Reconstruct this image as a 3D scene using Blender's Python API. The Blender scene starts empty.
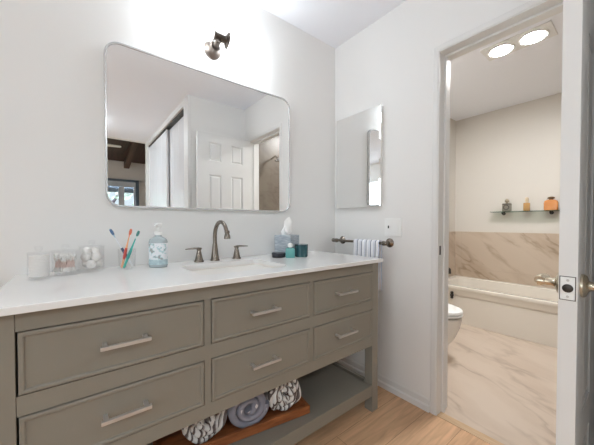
import bpy, bmesh, math, random
from mathutils import Vector, Matrix
random.seed(7)
SC = bpy.context.scene
COL = SC.collection
PI = math.pi

# ------------------------------------------------------------------ camera
cam_d = bpy.data.cameras.new('camera'); cam = bpy.data.objects.new('camera', cam_d); COL.objects.link(cam)
YAW, PITCH, FPX = 0.9036, -0.0178, 279.36
cam.location = (-1.5802, -1.5301, 1.0913)
cam.rotation_euler = (PI/2 + PITCH, 0, YAW - PI/2)
cam_d.sensor_width = 36; cam_d.lens = 36*FPX/594; cam_d.shift_y = (228.36-222.5)/594
cam_d.clip_start = 0.02
SC.camera = cam

# ------------------------------------------------------------------ light, world, exposure
w = bpy.data.worlds.new('world'); SC.world = w; w.use_nodes = True
bg = w.node_tree.nodes['Background']; bg.inputs[0].default_value = (0.80, 0.90, 1.0, 1); bg.inputs[1].default_value = 1.2
SC.view_settings.view_transform = 'Standard'; SC.view_settings.look = 'None'
SC.cycles.transparent_max_bounces = 32; SC.cycles.max_bounces = 14; SC.cycles.diffuse_bounces = 8
SC.view_settings.exposure = -0.07; SC.view_settings.gamma = 1.0; SC.view_settings.use_curve_mapping = False
SHADE_E = 24.0          # frosted vanity shades
CEIL_FILL_W = 12.0           # added fill lamp, unseen on the dressing area ceiling
CEIL2_FILL_W = 20.0  # second added ceiling fill lamp, also unseen
BATH_W = 18.5           # each recessed bath lamp
LEFT_FILL_W = 21.0            # added fill panel in the made-up left window
DAY_W = 900.0            # daylight through the glass door of the far room

def area(name, loc, rot, sx, sy, watt, col):
    d = bpy.data.lights.new(name, 'AREA'); d.shape = 'RECTANGLE'; d.size = sx; d.size_y = sy
    d.energy = watt; d.color = col
    o = bpy.data.objects.new(name, d); o.location = loc; o.rotation_euler = rot; COL.objects.link(o)
    return o
# daylight: open sky above the garden shines in through the glass door of the far room, and an added fill panel sits in the made-up left window opening
dl2 = area('left_fill_light', (-3.815, -1.9, 1.45), (0, -PI/2, 0), 1.16, 1.85, LEFT_FILL_W, (0.84, 0.94, 1.0))
dl = area('window_daylight', (-1.4, -8.3, 3.6), (PI/2-.85, 0, 0), 3.0, 1.6, DAY_W, (0.70, 0.85, 1.0))

# ------------------------------------------------------------------ helpers
def srgb(r, g, b):
    f = lambda c: (c/255/12.92) if c/255 <= .04045 else ((c/255+.055)/1.055)**2.4
    return (f(r), f(g), f(b), 1)

def mat(name, col, rough=.5, metal=0, spec=.5, trans=0, ior=1.45, emit=None, es=0, coat=0, noise=None, bump=None):
    m = bpy.data.materials.new(name); m.use_nodes = True
    nt = m.node_tree; b = nt.nodes['Principled BSDF']
    b.inputs['Base Color'].default_value = col; b.inputs['Roughness'].default_value = rough
    b.inputs['Metallic'].default_value = metal; b.inputs['Specular IOR Level'].default_value = spec
    b.inputs['Transmission Weight'].default_value = trans; b.inputs['IOR'].default_value = ior
    b.inputs['Coat Weight'].default_value = coat
    if emit: b.inputs['Emission Color'].default_value = emit; b.inputs['Emission Strength'].default_value = es
    tc = nt.nodes.new('ShaderNodeTexCoord')
    if noise:   # (scale, other colour, detail)
        n = nt.nodes.new('ShaderNodeTexNoise'); n.inputs['Scale'].default_value = noise[0]; n.inputs['Detail'].default_value = 4
        mp = nt.nodes.new('ShaderNodeMapping')
        if len(noise) > 2: mp.inputs['Scale'].default_value = noise[2]
        nt.links.new(tc.outputs['Object'], mp.inputs[0]); nt.links.new(mp.outputs[0], n.inputs[0])
        mx = nt.nodes.new('ShaderNodeMix'); mx.data_type = 'RGBA'
        mx.inputs[6].default_value = col; mx.inputs[7].default_value = noise[1]
        rp = nt.nodes.new('ShaderNodeMapRange'); rp.inputs[1].default_value = .35; rp.inputs[2].default_value = .65
        nt.links.new(n.outputs[0], rp.inputs[0]); nt.links.new(rp.outputs[0], mx.inputs[0]); nt.links.new(mx.outputs[2], b.inputs['Base Color'])
    if bump:    # (scale, strength)
        n2 = nt.nodes.new('ShaderNodeTexNoise'); n2.inputs['Scale'].default_value = bump[0]; n2.inputs['Detail'].default_value = 3
        nt.links.new(tc.outputs['Object'], n2.inputs[0])
        bp = nt.nodes.new('ShaderNodeBump'); bp.inputs['Strength'].default_value = bump[1]; bp.inputs['Distance'].default_value = .002
        nt.links.new(n2.outputs[0], bp.inputs['Height']); nt.links.new(bp.outputs[0], b.inputs['Normal'])
    return m

def N(nt, t, **kw):
    n = nt.nodes.new(t)
    for k, v in kw.items():
        if k.startswith('i_'): n.inputs[k[2:].replace('_', ' ')].default_value = v
        else: setattr(n, k, v)
    return n

def wood_planks(name, c1, c2, c3, plank_l, plank_w):
    m = mat(name, c1, .42, spec=.4); nt = m.node_tree; b = nt.nodes['Principled BSDF']; L = nt.links.new
    tc = N(nt, 'ShaderNodeTexCoord')
    br = N(nt, 'ShaderNodeTexBrick'); br.offset = .37; br.squash = 1
    br.inputs['Color1'].default_value = c1; br.inputs['Color2'].default_value = c2; br.inputs['Mortar'].default_value = c3
    br.inputs['Scale'].default_value = 1; br.inputs['Mortar Size'].default_value = .0012; br.inputs['Mortar Smooth'].default_value = .3
    br.inputs['Brick Width'].default_value = plank_l; br.inputs['Row Height'].default_value = plank_w; br.inputs['Bias'].default_value = 0
    L(tc.outputs['Object'], br.inputs[0])
    mp = N(nt, 'ShaderNodeMapping'); mp.inputs['Scale'].default_value = (2.0, 22, 1)
    L(tc.outputs['Object'], mp.inputs[0])
    no = N(nt, 'ShaderNodeTexNoise'); no.inputs['Scale'].default_value = 2.2; no.inputs['Detail'].default_value = 8; no.inputs['Distortion'].default_value = .8
    L(mp.outputs[0], no.inputs[0])
    mr = N(nt, 'ShaderNodeMapRange'); mr.inputs[1].default_value = .3; mr.inputs[2].default_value = .7; mr.inputs[3].default_value = .80; mr.inputs[4].default_value = 1.12
    L(no.outputs[0], mr.inputs[0])
    mx = N(nt, 'ShaderNodeMix', data_type='RGBA', blend_type='MULTIPLY'); mx.inputs[0].default_value = 1
    L(br.outputs[0], mx.inputs[6]); L(mr.outputs[0], mx.inputs[7]); L(mx.outputs[2], b.inputs['Base Color'])
    return m

def marble(name, base, vein, cloud, rough, tile, rot, scale=1.0, grout=None, axes='xy'):
    m = mat(name, base, rough, spec=.5); nt = m.node_tree; b = nt.nodes['Principled BSDF']; L = nt.links.new
    tc = N(nt, 'ShaderNodeTexCoord')
    mp = N(nt, 'ShaderNodeMapping'); mp.vector_type = 'TEXTURE'; mp.inputs['Rotation'].default_value = rot; mp.inputs['Scale'].default_value = scale
    L(tc.outputs['Object'], mp.inputs[0])
    n1 = N(nt, 'ShaderNodeTexNoise'); n1.inputs['Scale'].default_value = 2.6; n1.inputs['Detail'].default_value = 4; n1.inputs['Distortion'].default_value = .25
    L(mp.outputs[0], n1.inputs[0])
    s = N(nt, 'ShaderNodeMath', operation='SUBTRACT'); s.inputs[1].default_value = .5; L(n1.outputs[0], s.inputs[0])
    a = N(nt, 'ShaderNodeMath', operation='ABSOLUTE'); L(s.outputs[0], a.inputs[0])
    mr = N(nt, 'ShaderNodeMapRange'); mr.inputs[1].default_value = 0; mr.inputs[2].default_value = .045; mr.inputs[3].default_value = 1; mr.inputs[4].default_value = 0
    L(a.outputs[0], mr.inputs[0])
    n2 = N(nt, 'ShaderNodeTexNoise'); n2.inputs['Scale'].default_value = 2.8; n2.inputs['Detail'].default_value = 5
    L(mp.outputs[0], n2.inputs[0])
    mr2 = N(nt, 'ShaderNodeMapRange'); mr2.inputs[1].default_value = .42; mr2.inputs[2].default_value = .66
    L(n2.outputs[0], mr2.inputs[0])
    m1 = N(nt, 'ShaderNodeMix', data_type='RGBA'); m1.inputs[6].default_value = base; m1.inputs[7].default_value = cloud
    L(mr2.outputs[0], m1.inputs[0])
    mm = N(nt, 'ShaderNodeMath', operation='MULTIPLY'); L(mr.outputs[0], mm.inputs[0]); L(mr2.outputs[0], mm.inputs[1])
    m2 = N(nt, 'ShaderNodeMix', data_type='RGBA'); m2.inputs[7].default_value = vein
    L(mm.outputs[0], m2.inputs[0]); L(m1.outputs[2], m2.inputs[6])
    out = m2.outputs[2]
    if grout:
        br = N(nt, 'ShaderNodeTexBrick'); br.offset = .5
        br.inputs['Scale'].default_value = 1; br.inputs['Brick Width'].default_value = tile[0]; br.inputs['Row Height'].default_value = tile[1]
        br.inputs['Mortar Size'].default_value = .0011; br.inputs['Mortar Smooth'].default_value = .1
        br.inputs['Color1'].default_value = (1, 1, 1, 1); br.inputs['Color2'].default_value = (1, 1, 1, 1); br.inputs['Mortar'].default_value = (grout, grout, grout, 1)
        sx = N(nt, 'ShaderNodeSeparateXYZ'); cx = N(nt, 'ShaderNodeCombineXYZ'); L(tc.outputs['Object'], sx.inputs[0])
        idx = {'x': 0, 'y': 1, 'z': 2}
        L(sx.outputs[idx[axes[0]]], cx.inputs[0]); L(sx.outputs[idx[axes[1]]], cx.inputs[1]); L(cx.outputs[0], br.inputs[0])
        m3 = N(nt, 'ShaderNodeMix', data_type='RGBA', blend_type='MULTIPLY'); m3.inputs[0].default_value = 1
        L(out, m3.inputs[6]); L(br.outputs[0], m3.inputs[7]); out = m3.outputs[2]
    L(out, b.inputs['Base Color'])
    return m

def stripes(name, cols, axis, period, rough=.9, noise=0.0, slant=None):
    """bands along one object axis: cols = [(position, colour), ...]"""
    m = mat(name, cols[0][1], rough, spec=.15); nt = m.node_tree; b = nt.nodes['Principled BSDF']; L = nt.links.new
    tc = N(nt, 'ShaderNodeTexCoord'); sx = N(nt, 'ShaderNodeSeparateXYZ'); L(tc.outputs['Object'], sx.inputs[0])
    src = sx.outputs[axis]
    if slant:       # cloth woven at a slant to the roll
        dp = N(nt, 'ShaderNodeVectorMath', operation='DOT_PRODUCT'); dp.inputs[1].default_value = slant
        L(tc.outputs['Object'], dp.inputs[0]); src = dp.outputs['Value']
    if noise:
        no = N(nt, 'ShaderNodeTexNoise'); no.inputs['Scale'].default_value = 30; L(tc.outputs['Object'], no.inputs[0])
        ma = N(nt, 'ShaderNodeMath', operation='MULTIPLY_ADD'); ma.inputs[1].default_value = noise; L(no.outputs[0], ma.inputs[0]); L(src, ma.inputs[2]); src = ma.outputs[0]
    d = N(nt, 'ShaderNodeMath', operation='DIVIDE'); d.inputs[1].default_value = period; L(src, d.inputs[0])
    f = N(nt, 'ShaderNodeMath', operation='FRACT'); L(d.outputs[0], f.inputs[0])
    r = N(nt, 'ShaderNodeValToRGB'); r.color_ramp.interpolation = 'CONSTANT'
    e = r.color_ramp.elements
    e[0].position = 0; e[0].color = cols[0][1]; e[1].position = cols[1][0]; e[1].color = cols[1][1]
    for p, c in cols[2:]:
        k = e.new(p); k.color = c
    L(f.outputs[0], r.inputs[0]); L(r.outputs[0], b.inputs['Base Color'])
    n2 = N(nt, 'ShaderNodeTexNoise'); n2.inputs['Scale'].default_value = 500; L(tc.outputs['Object'], n2.inputs[0])
    bp = N(nt, 'ShaderNodeBump'); bp.inputs['Strength'].default_value = .6; bp.inputs['Distance'].default_value = .002
    L(n2.outputs[0], bp.inputs['Height']); L(bp.outputs[0], b.inputs['Normal'])
    return m

def V(*a): return Vector(a)
def new(): return bmesh.new()

def box(bm, x0, x1, y0, y1, z0, z1, bev=0, seg=2):
    r = bmesh.ops.create_cube(bm, size=1)
    vs = r['verts']
    for v in vs:
        v.co = V((x0+x1)/2 + v.co.x*(x1-x0), (y0+y1)/2 + v.co.y*(y1-y0), (z0+z1)/2 + v.co.z*(z1-z0))
    if bev:
        es = list({e for v in vs for e in v.link_edges})
        bmesh.ops.bevel(bm, geom=es, offset=bev, segments=seg, affect='EDGES', profile=.6)
    return bm

def frame_of(d):
    d = d.normalized(); up = V(0, 0, 1) if abs(d.z) < .95 else V(1, 0, 0)
    a = d.cross(up).normalized(); return a, a.cross(d).normalized()

def tube(bm, pts, rad, seg=14, cap=True, flat=1.0):
    """swept circle along pts; rad a number or list"""
    pts = [Vector(p) for p in pts]; n = len(pts); rings = []
    a0 = None
    for i, p in enumerate(pts):
        d = (pts[min(i+1, n-1)] - pts[max(i-1, 0)])
        if a0 is None: a, b = frame_of(d)
        else:
            dn = d.normalized(); a = (a0 - dn*a0.dot(dn)).normalized(); b = a.cross(dn).normalized()
        a0 = a
        r = rad[i] if isinstance(rad, (list, tuple)) else rad
        rings.append([bm.verts.new(p + a*r*math.cos(2*PI*k/seg) + b*r*flat*math.sin(2*PI*k/seg)) for k in range(seg)])
    for i in range(n-1):
        for k in range(seg):
            bm.faces.new((rings[i][k], rings[i][(k+1) % seg], rings[i+1][(k+1) % seg], rings[i+1][k]))
    if cap:
        bm.faces.new(rings[0][::-1]); bm.faces.new(rings[-1])
    return bm

def lathe(bm, prof, c=(0, 0, 0), axis='z', seg=32, sx=1, sy=1, closed=False):
    """prof = [(radius, height)]; axis z / x / -y ..."""
    c = Vector(c)
    def P(r, h, t):
        u, v = r*math.cos(t)*sx, r*math.sin(t)*sy
        return c + {'z': V(u, v, h), 'x': V(h, u, v), '-x': V(-h, u, v), 'y': V(u, h, v), '-y': V(u, -h, v)}[axis]
    rings = []
    for r, h in prof:
        if r < 1e-6: rings.append([bm.verts.new(P(0, h, 0))])
        else: rings.append([bm.verts.new(P(r, h, 2*PI*k/seg)) for k in range(seg)])
    pairs = list(zip(rings[:-1], rings[1:]))
    if closed: pairs.append((rings[-1], rings[0]))
    for A, B in pairs:
        for k in range(seg):
            a, a2 = A[k % len(A)], A[(k+1) % len(A)]; b_, b2 = B[k % len(B)], B[(k+1) % len(B)]
            f = []
            for v in (a, a2, b2, b_):
                if v not in f: f.append(v)
            if len(f) > 2: bm.faces.new(f)
    if not closed:
        for rg, rev in ((rings[0], True), (rings[-1], False)):
            if len(rg) > 1: bm.faces.new(rg[::-1] if rev else rg)
    return bm

def rrect(x0, x1, y0, y1, r, n=6):
    """counter-clockwise rounded rectangle outline"""
    o = []
    for cx, cy, a in ((x1-r, y1-r, 0), (x0+r, y1-r, PI/2), (x0+r, y0+r, PI), (x1-r, y0+r, 1.5*PI)):
        for k in range(n+1):
            t = a + PI/2*k/n; o.append((cx+r*math.cos(t), cy+r*math.sin(t)))
    return o

def loft(bm, loops, cap0=True, cap1=True, closed=False):
    rg = [[bm.verts.new(p) for p in lp] for lp in loops]; n = len(rg[0])
    prs = list(zip(rg[:-1], rg[1:]))
    if closed: prs.append((rg[-1], rg[0]))
    for A, B in prs:
        for k in range(n): bm.faces.new((A[k], A[(k+1) % n], B[(k+1) % n], B[k]))
    if not closed:
        if cap0: bm.faces.new(rg[0][::-1])
        if cap1: bm.faces.new(rg[-1])
    return bm

def rootloc(p):
    while p is not None and p.parent is not None: p = p.parent
    return p.location.copy() if p is not None else V(0, 0, 0)

def obj(name, bm, m, parent=None, smooth=False, bev=0, base=None, sharp=35):
    bmesh.ops.recalc_face_normals(bm, faces=bm.faces[:])
    me = bpy.data.meshes.new(name)
    off = rootloc(parent) if parent is not None else (Vector(base) if base else V(0, 0, 0))
    for v in bm.verts: v.co -= off
    bm.to_mesh(me); bm.free()
    me.materials.append(m)
    if smooth:
        for p in me.polygons: p.use_smooth = True
        try: me.set_sharp_from_angle(angle=math.radians(sharp))
        except Exception: pass
    o = bpy.data.objects.new(name, me); COL.objects.link(o)
    if parent is not None: o.parent = parent
    elif base: o.location = off
    if bev:
        md = o.modifiers.new('bevel', 'BEVEL'); md.width = bev; md.segments = 2; md.limit_method = 'ANGLE'; md.angle_limit = math.radians(40)
    return o

def tag(o, label=None, cat=None, group=None, kind=None):
    if label: o['label'] = label
    if cat: o['category'] = cat
    if group: o['group'] = group
    if kind: o['kind'] = kind
    return o
def thing(name, label, cat, loc=(0, 0, 0), group=None, kind=None):
    o = bpy.data.objects.new(name, None); o.location = loc; o.empty_display_size = .05; COL.objects.link(o)
    return tag(o, label, cat, group, kind)
def struct(name, bm, m, label, parent=None, cat=None, **kw):
    o = obj(name, bm, m, parent, **kw)
    if parent is None: tag(o, label, cat or name.split('_')[0], kind='structure')
    return o

# ------------------------------------------------------------------ materials
M = {}
M['wall'] = mat('wall_paint', srgb(234, 233, 231), .75, spec=.3, noise=(.8, srgb(232, 231, 229)), bump=(160, .12))
M['ceil'] = mat('ceiling_paint', srgb(240, 242, 248), .85, spec=.2, bump=(120, .12))
M['trim'] = mat('trim_paint', srgb(228, 227, 225), .35, spec=.45, noise=(3, srgb(225, 224, 222)))
M['bathwall'] = mat('bath_wall_paint', srgb(215, 210, 202), .6, spec=.3, bump=(120, .1))
M['floor'] = wood_planks('oak_planks', srgb(222, 182, 146), srgb(206, 165, 128), srgb(140, 106, 78), 1.5, .185)
M['sill'] = mat('oak_threshold', srgb(205, 176, 142), .45, noise=(6, srgb(190, 158, 124), (30, 2, 1)))
M['bathfloor'] = marble('bath_floor_marble', srgb(206, 190, 174), srgb(166, 147, 130), srgb(196, 178, 161), .28, (1.2, .6), (0, 0, -.42), (.6, 1.7, 1), .90, 'yx')
M['wains'] = marble('wainscot_marble', srgb(200, 184, 166), srgb(154, 134, 112), srgb(184, 165, 145), .28, (1.2, .52), (.60, 0, 0), (1, 1.5, .42), .86, 'yz')
M['wains_s'] = marble('wainscot_marble_side', srgb(200, 184, 166), srgb(154, 134, 112), srgb(184, 165, 145), .28, (1.2, .52), (0, .5, 0), (1.5, 1, .32), .86, 'xz')
M['darktile'] = marble('dark_wall_tile', srgb(112, 102, 90), srgb(84, 74, 64), srgb(98, 88, 78), .35, (.6, .3), (0, .6, 0), (1, 1, .5), .75, 'xz')
M['paint'] = mat('vanity_paint', srgb(139, 133, 122), .38, spec=.4, noise=(2.5, srgb(136, 130, 119)))
M['dark'] = mat('vanity_inside', srgb(70, 63, 56), .8)
M['quartz'] = mat('white_quartz', srgb(236, 235, 233), .12, spec=.5, noise=(3.5, srgb(231, 230, 228)))
M['porcelain'] = mat('porcelain', srgb(236, 232, 226), .12, spec=.5, noise=(2, srgb(234, 230, 224)))
M['acrylic'] = mat('tub_acrylic', srgb(230, 223, 212), .18, spec=.5, noise=(2, srgb(228, 221, 210)))
M['nickel'] = mat('brushed_nickel', srgb(206, 203, 200), .42, metal=.75, noise=(40, srgb(198, 194, 190), (1, 1, 8)))
M['nickel_dark'] = mat('aged_nickel', srgb(138, 130, 121), .27, metal=1, noise=(30, srgb(132, 122, 112)))
M['fixture'] = mat('fixture_bronze_nickel', srgb(112, 102, 95), .42, metal=.85, noise=(25, srgb(86, 78, 72)))
M['chrome'] = mat('chrome', srgb(205, 203, 200), .12, metal=1, noise=(10, srgb(200, 198, 196)))
M['brass'] = mat('pale_brass', srgb(214, 204, 184), .25, metal=1, noise=(25, srgb(204, 192, 170)))
M['blackhole'] = mat('dark_metal', srgb(84, 78, 74), .4, metal=.6, noise=(20, srgb(50, 48, 46)))
M['mirror'] = mat('mirror_glass', srgb(248, 249, 249), .0, metal=1)
M['glass'] = mat('clear_glass', (1, 1, 1, 1), .0, trans=1, ior=1.45)
M['pane'] = mat('window_pane_glass', (1, 1, 1, 1), .02)
_nt = M['pane'].node_tree; _a = _nt.nodes.new('ShaderNodeBsdfTransparent'); _a.inputs[0].default_value = (.96, .98, .98, 1)
_g = _nt.nodes.new('ShaderNodeBsdfGlossy'); _g.inputs['Roughness'].default_value = .01; _m = _nt.nodes.new('ShaderNodeMixShader'); _m.inputs[0].default_value = .05
_nt.links.new(_a.outputs[0], _m.inputs[1]); _nt.links.new(_g.outputs[0], _m.inputs[2]); _nt.links.new(_m.outputs[0], _nt.nodes['Material Output'].inputs[0])
M['shelfglass'] = mat('shelf_glass', (1, 1, 1, 1), .02)
_nt = M['shelfglass'].node_tree; _a = _nt.nodes.new('ShaderNodeBsdfTransparent'); _a.inputs[0].default_value = (.74, .82, .78, 1)
_g = _nt.nodes.new('ShaderNodeBsdfDiffuse'); _g.inputs[0].default_value = srgb(96, 110, 100); _m = _nt.nodes.new('ShaderNodeMixShader'); _m.inputs[0].default_value = .22
_nt.links.new(_a.outputs[0], _m.inputs[1]); _nt.links.new(_g.outputs[0], _m.inputs[2]); _nt.links.new(_m.outputs[0], _nt.nodes['Material Output'].inputs[0])
M['frost'] = mat('frosted_shade', (1, 1, 1, 1), .5, emit=(.915, .995, 1.055, 1), es=SHADE_E)
M['white_plastic'] = mat('white_plastic', srgb(240, 240, 238), .3)
M['black'] = mat('black_dot', srgb(25, 25, 25), .5)
M['walnut'] = mat('walnut_tray', srgb(166, 100, 58), .45, noise=(5, srgb(132, 76, 42), (2, 12, 12)))
M['cotton'] = mat('cotton', srgb(243, 241, 238), .95, spec=.1, bump=(90, .8))
M['swab'] = mat('cotton_swab_stick', srgb(238, 216, 208), .7)
M['tissue'] = mat('tissue_paper', srgb(250, 249, 247), .9, spec=.1, bump=(30, .3))
M['brown_wood'] = mat('dark_wood_ceiling', srgb(74, 52, 44), .6, noise=(3, srgb(58, 40, 34), (14, 1, 1)))
M['beam'] = mat('dark_wood_beam', srgb(92, 66, 54), .6, noise=(3, srgb(70, 48, 40), (8, 1, 1)))
M['winframe'] = mat('window_frame_grey', srgb(96, 112, 128), .5)
M['leafm'] = mat('foliage', srgb(150, 192, 140), .7, noise=(3, srgb(216, 214, 208)))
M['bark'] = mat('bark', srgb(110, 92, 100), .8, noise=(9, srgb(80, 66, 72)))

# ------------------------------------------------------------------ structure
CZ = 2.44
LX = -3.80                      # left wall of the dressing room
def S(name, x0, x1, y0, y1, z0, z1, m, label, cat=None, bev=0):
    return struct(name, box(new(), x0, x1, y0, y1, z0, z1, bev), m, label, cat=cat)

# dressing room
S('wall_mirror', LX-.1, .0, .0, .1, 0, CZ, M['wall'], 'white wall behind the mirror and the vanity', 'wall')
bm = new()
for y0, y1, z0, z1 in ((-3.75, -2.9, 0, CZ), (-.9, 0, 0, CZ), (-2.9, -.9, 0, .8), (-2.9, -.9, 2.1, CZ)): box(bm, LX-.1, LX, y0, y1, z0, z1)
struct('wall_left', bm, M['wall'], 'white wall with an added window on the left side of the dressing area', cat='wall')
w2 = thing('added_window', 'added white framed window in the unseen left wall, for fill light', 'window', (LX, -1.9, .8), kind='structure')  # window made up to hold the fill light from the left
bm = new()
for y0, y1, z0, z1 in ((-2.9, -2.84, .8, 2.1), (-.96, -.9, .8, 2.1), (-1.93, -1.87, .8, 2.1), (-2.9, -.9, .8, .86), (-2.9, -.9, 2.04, 2.1)): box(bm, LX-.08, LX+.01, y0, y1, z0, z1)
obj('window_frame', bm, M['trim'], w2)
bm = new(); box(bm, LX-.07, LX-.064, -2.84, -.96, .86, 2.04); obj('window_pane', bm, M['glass'], w2)
S('floor', LX-.1, 0, -3.75, 0, -.06, .008, M['floor'], 'light oak plank floor under the vanity', 'floor')
S('ceiling', LX-.1, .0, -3.75, .0, CZ, CZ+.1, M['ceil'], 'flat white ceiling over the vanity area', 'ceiling')
# wall with the bath doorway (opening y -1.425 .. -0.79, z 0 .. 2.035)
OY0, OY1, OZ, WT = -1.425, -.79, 2.04, .12
bm = new()
box(bm, 0, WT, OY1, .1, 0, CZ+.1); box(bm, 0, WT, -3.85, OY0, 0, CZ+.1); box(bm, 0, WT, OY0, OY1, OZ, CZ+.1)
struct('wall_right', bm, M['wall'], 'white wall with the bath doorway, medicine cabinet and towel bar', cat='wall')
# closet block behind the camera
CXp, CY = -.655, -1.530
S('wall_closet_end', CXp+.031, 0, CY-.1, CY, 0, CZ, M['wall'], 'white closet end wall behind the open panelled door, seen in the mirror', 'wall')
bm = new()
box(bm, CXp-.004, CXp+.03, CY-.14, CY, 0, CZ, .002); box(bm, CXp, CXp+.03, -3.75, -3.68, 0, CZ)
box(bm, CXp, CXp+.03, -3.68, CY-.14, 2.37, CZ)
struct('wall_closet_front', bm, M['trim'], 'white closet front posts and header beside the sliding doors', cat='wall')
S('wall_closet_back', CXp+.03, 0, -3.75, -3.70, 0, CZ, M['wall'], 'white wall closing the far end of the closet', 'wall')
def sliding(name, x, y0, y1, nj, label):
    t = thing(name, label, 'closet door', (x, y0, 0), kind='structure')
    bm = new(); n = nj; wd = (y1-y0)/n
    for i in range(n): box(bm, x, x+.022, y0+i*wd+.0015, y0+(i+1)*wd-.0015, .03, 2.345, .003)
    obj('door_panel', bm, M['gloss'], t)
    bm = new(); box(bm, x-.004, x+.0, y0, y0+.022, .03, 2.345); box(bm, x-.004, x+.0, y1-.022, y1, .03, 2.345)
    obj('door_stile', bm, M['trim'], t)
M['gloss'] = mat('closet_gloss_white', srgb(228, 228, 230), .22, spec=.5, noise=(1.5, srgb(226, 226, 228)))
sliding('door_2', CXp+.065, -2.62, -1.60, 4, 'near white sliding closet door in the mirror, set deeper in its track')
sliding('door_3', CXp+.028, -3.68, -2.53, 4, 'far white sliding closet door in the mirror, in the front track')
bm = new(); box(bm, CXp+.02, CXp+.10, -3.68, CY-.14, 2.352, 2.37); obj_t = struct('trim_4', bm, M['blackhole'], 'dark metal track above the sliding closet doors', cat='track')

# baseboard on the right wall, two stepped layers
def baseboard(name, y0, y1, label):
    bm = new()
    prof = [(0, 0), (-.0125, 0), (-.0125, .032), (-.0045, .040), (-.0045, .069), (-.001, .077), (0, .077)]
    loft(bm, [[V(px-.0005, y, z+.0082) for px, z in prof] for y in (y0, y1)])
    return struct(name, bm, M['trim'], label, cat='baseboard')
baseboard('baseboard_right', -.757, -.001, 'white stepped baseboard on the wall right of the vanity')
bm = new(); box(bm, LX, -.02, -.012, -.0005, .0082, .085, .003)
struct('baseboard_back', bm, M['trim'], 'white baseboard on the wall behind the vanity', cat='baseboard')

# door casing + jamb
bm = new()
cw = .030
def arch(e, x): return [V(x, OY1+e, .0082), V(x, OY1+e, OZ+e), V(x, OY0-e, OZ+e), V(x, OY0-e, .0082)]
rings = [[bm.verts.new(p) for p in arch(e, x)] for e, x in ((.0005, -.0005), (.0005, -.004), (.002, -.006), (cw-.004, -.006), (cw, -.003), (cw, -.0005))]
for A, B in zip(rings[:-1], rings[1:]):
    for k in range(3): bm.faces.new((A[k], A[k+1], B[k+1], B[k]))
for k in (0, 3): bm.faces.new([r[k] for r in rings])
obj0 = struct('trim_1', bm, M['trim'], 'narrow white casing around the bath doorway', cat='door casing')
bm = new()
jt = .006
box(bm, -.004, WT+.01, OY1-jt, OY1-.0004, 0, OZ-jt); box(bm, -.004, WT+.01, OY0+.0004, OY0+jt, 0, OZ-jt); box(bm, -.004, WT+.01, OY0+.0004, OY1-.0004, OZ-jt, OZ-.0004)
# door stop
box(bm, .052, .085, OY1-jt-.011, OY1-jt, 0, OZ-jt, .003); box(bm, .052, .085, OY0+jt, OY0+jt+.011, 0, OZ-jt, .003); box(bm, .052, .085, OY0+jt+.0115, OY1-jt-.0115, OZ-jt-.012, OZ-jt, .003)
struct('trim_2', bm, M['trim'], 'white jamb and stop moulding inside the bath doorway', cat='door jamb')
bm = new(); box(bm, .013, .030, OY1-jt-.0012, OY1-jt, .915, .965)
struct('trim_5', bm, M['blackhole'], 'small dark strike plate on the bath door jamb', cat='strike plate')
S('trim_3', .0, .05, OY0, OY1, -.02, .0105, M['sill'], 'light oak threshold strip in the bath doorway', 'threshold')

# bath room
BW, BY0, BY1 = 2.36, -1.60, .085
S('floor_bath', .0, BW+.1, BY0-.1, BY1+.1, -.06, .0065, M['bathfloor'], 'beige veined marble tile floor of the bath', 'floor')
S('ceiling_bath', WT, BW+.1, BY0-.1, BY1+.1, CZ, CZ+.1, M['ceil'], 'white ceiling of the bath with the twin recessed light', 'ceiling')
S('wall_bath_back', BW, BW+.1, BY0-.1, BY1+.1, .0, CZ, M['bathwall'], 'warm white wall above the marble wainscot behind the bathtub', 'wall')
S('wall_bath_left', WT, BW, BY1, BY1+.1, .0, CZ, M['bathwall'], 'warm white bath wall behind the toilet and tub faucet', 'wall')
S('wall_bath_right', WT, BW, BY0-.1, BY0, .0, CZ, M['darktile'], 'dark taupe tiled bath wall seen only in the mirror', 'wall')
S('wall_bath_wainscot', BW-.012, BW, BY0, BY1, .0, .985, M['wains'], 'beige veined marble wainscot along the bathtub', 'wainscot')
S('wall_bath_wainscot_side', 1.66, BW-.012, BY1-.012, BY1, .0, .985, M['wains_s'], 'marble wainscot return at the tub faucet end', 'wainscot')

# far room (seen in the mirror): wood ceiling, window wall
FY = -7.0
S('floor_far', -4.6, 1.6, FY, -3.75, -.06, 0, M['floor'], 'oak floor of the far room seen in the mirror', 'floor')
S('wall_far_left', -4.7, -4.6, FY, -3.75, 0, 3.7, M['wall'], 'left wall of the far room', 'wall')
S('wall_far_right', 1.6, 1.7, FY, -3.75, 0, 3.7, M['wall'], 'right wall of the far room', 'wall')
bm = new(); box(bm, -4.7, LX, -3.85, -3.75, 0, 3.7); box(bm, .12, 1.7, -3.85, -3.75, 0, 3.7); box(bm, LX-.1, .12, -3.85, -3.75, CZ, 3.7); box(bm, -.655, .12, -3.85, -3.75, 0, CZ)
struct('wall_far_header', bm, M['wall'], 'white wall and header where the dressing area opens to the far room', cat='wall')
WX0, WX1, WZ = -2.6, -.27, 2.23
bm = new(); box(bm, -4.7, WX0, FY-.12, FY, 0, 3.2); box(bm, WX1, 1.7, FY-.12, FY, 0, 3.2); box(bm, WX0, WX1, FY-.12, FY, WZ, 3.2)
struct('wall_far_window', bm, M['wall'], 'pale wall around the glass sliding door in the mirror', cat='wall')
bm = new()   # sloping wood ceiling rising toward the dressing area
loft(bm, [[V(x, FY-.3, 2.62), V(x, -3.75, 3.45), V(x, -3.75, 3.55), V(x, FY-.3, 2.72)] for x in (-4.7, 1.7)])
struct('ceiling_far', bm, M['brown_wood'], 'dark brown sloping wood ceiling of the far room', cat='ceiling')
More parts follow.
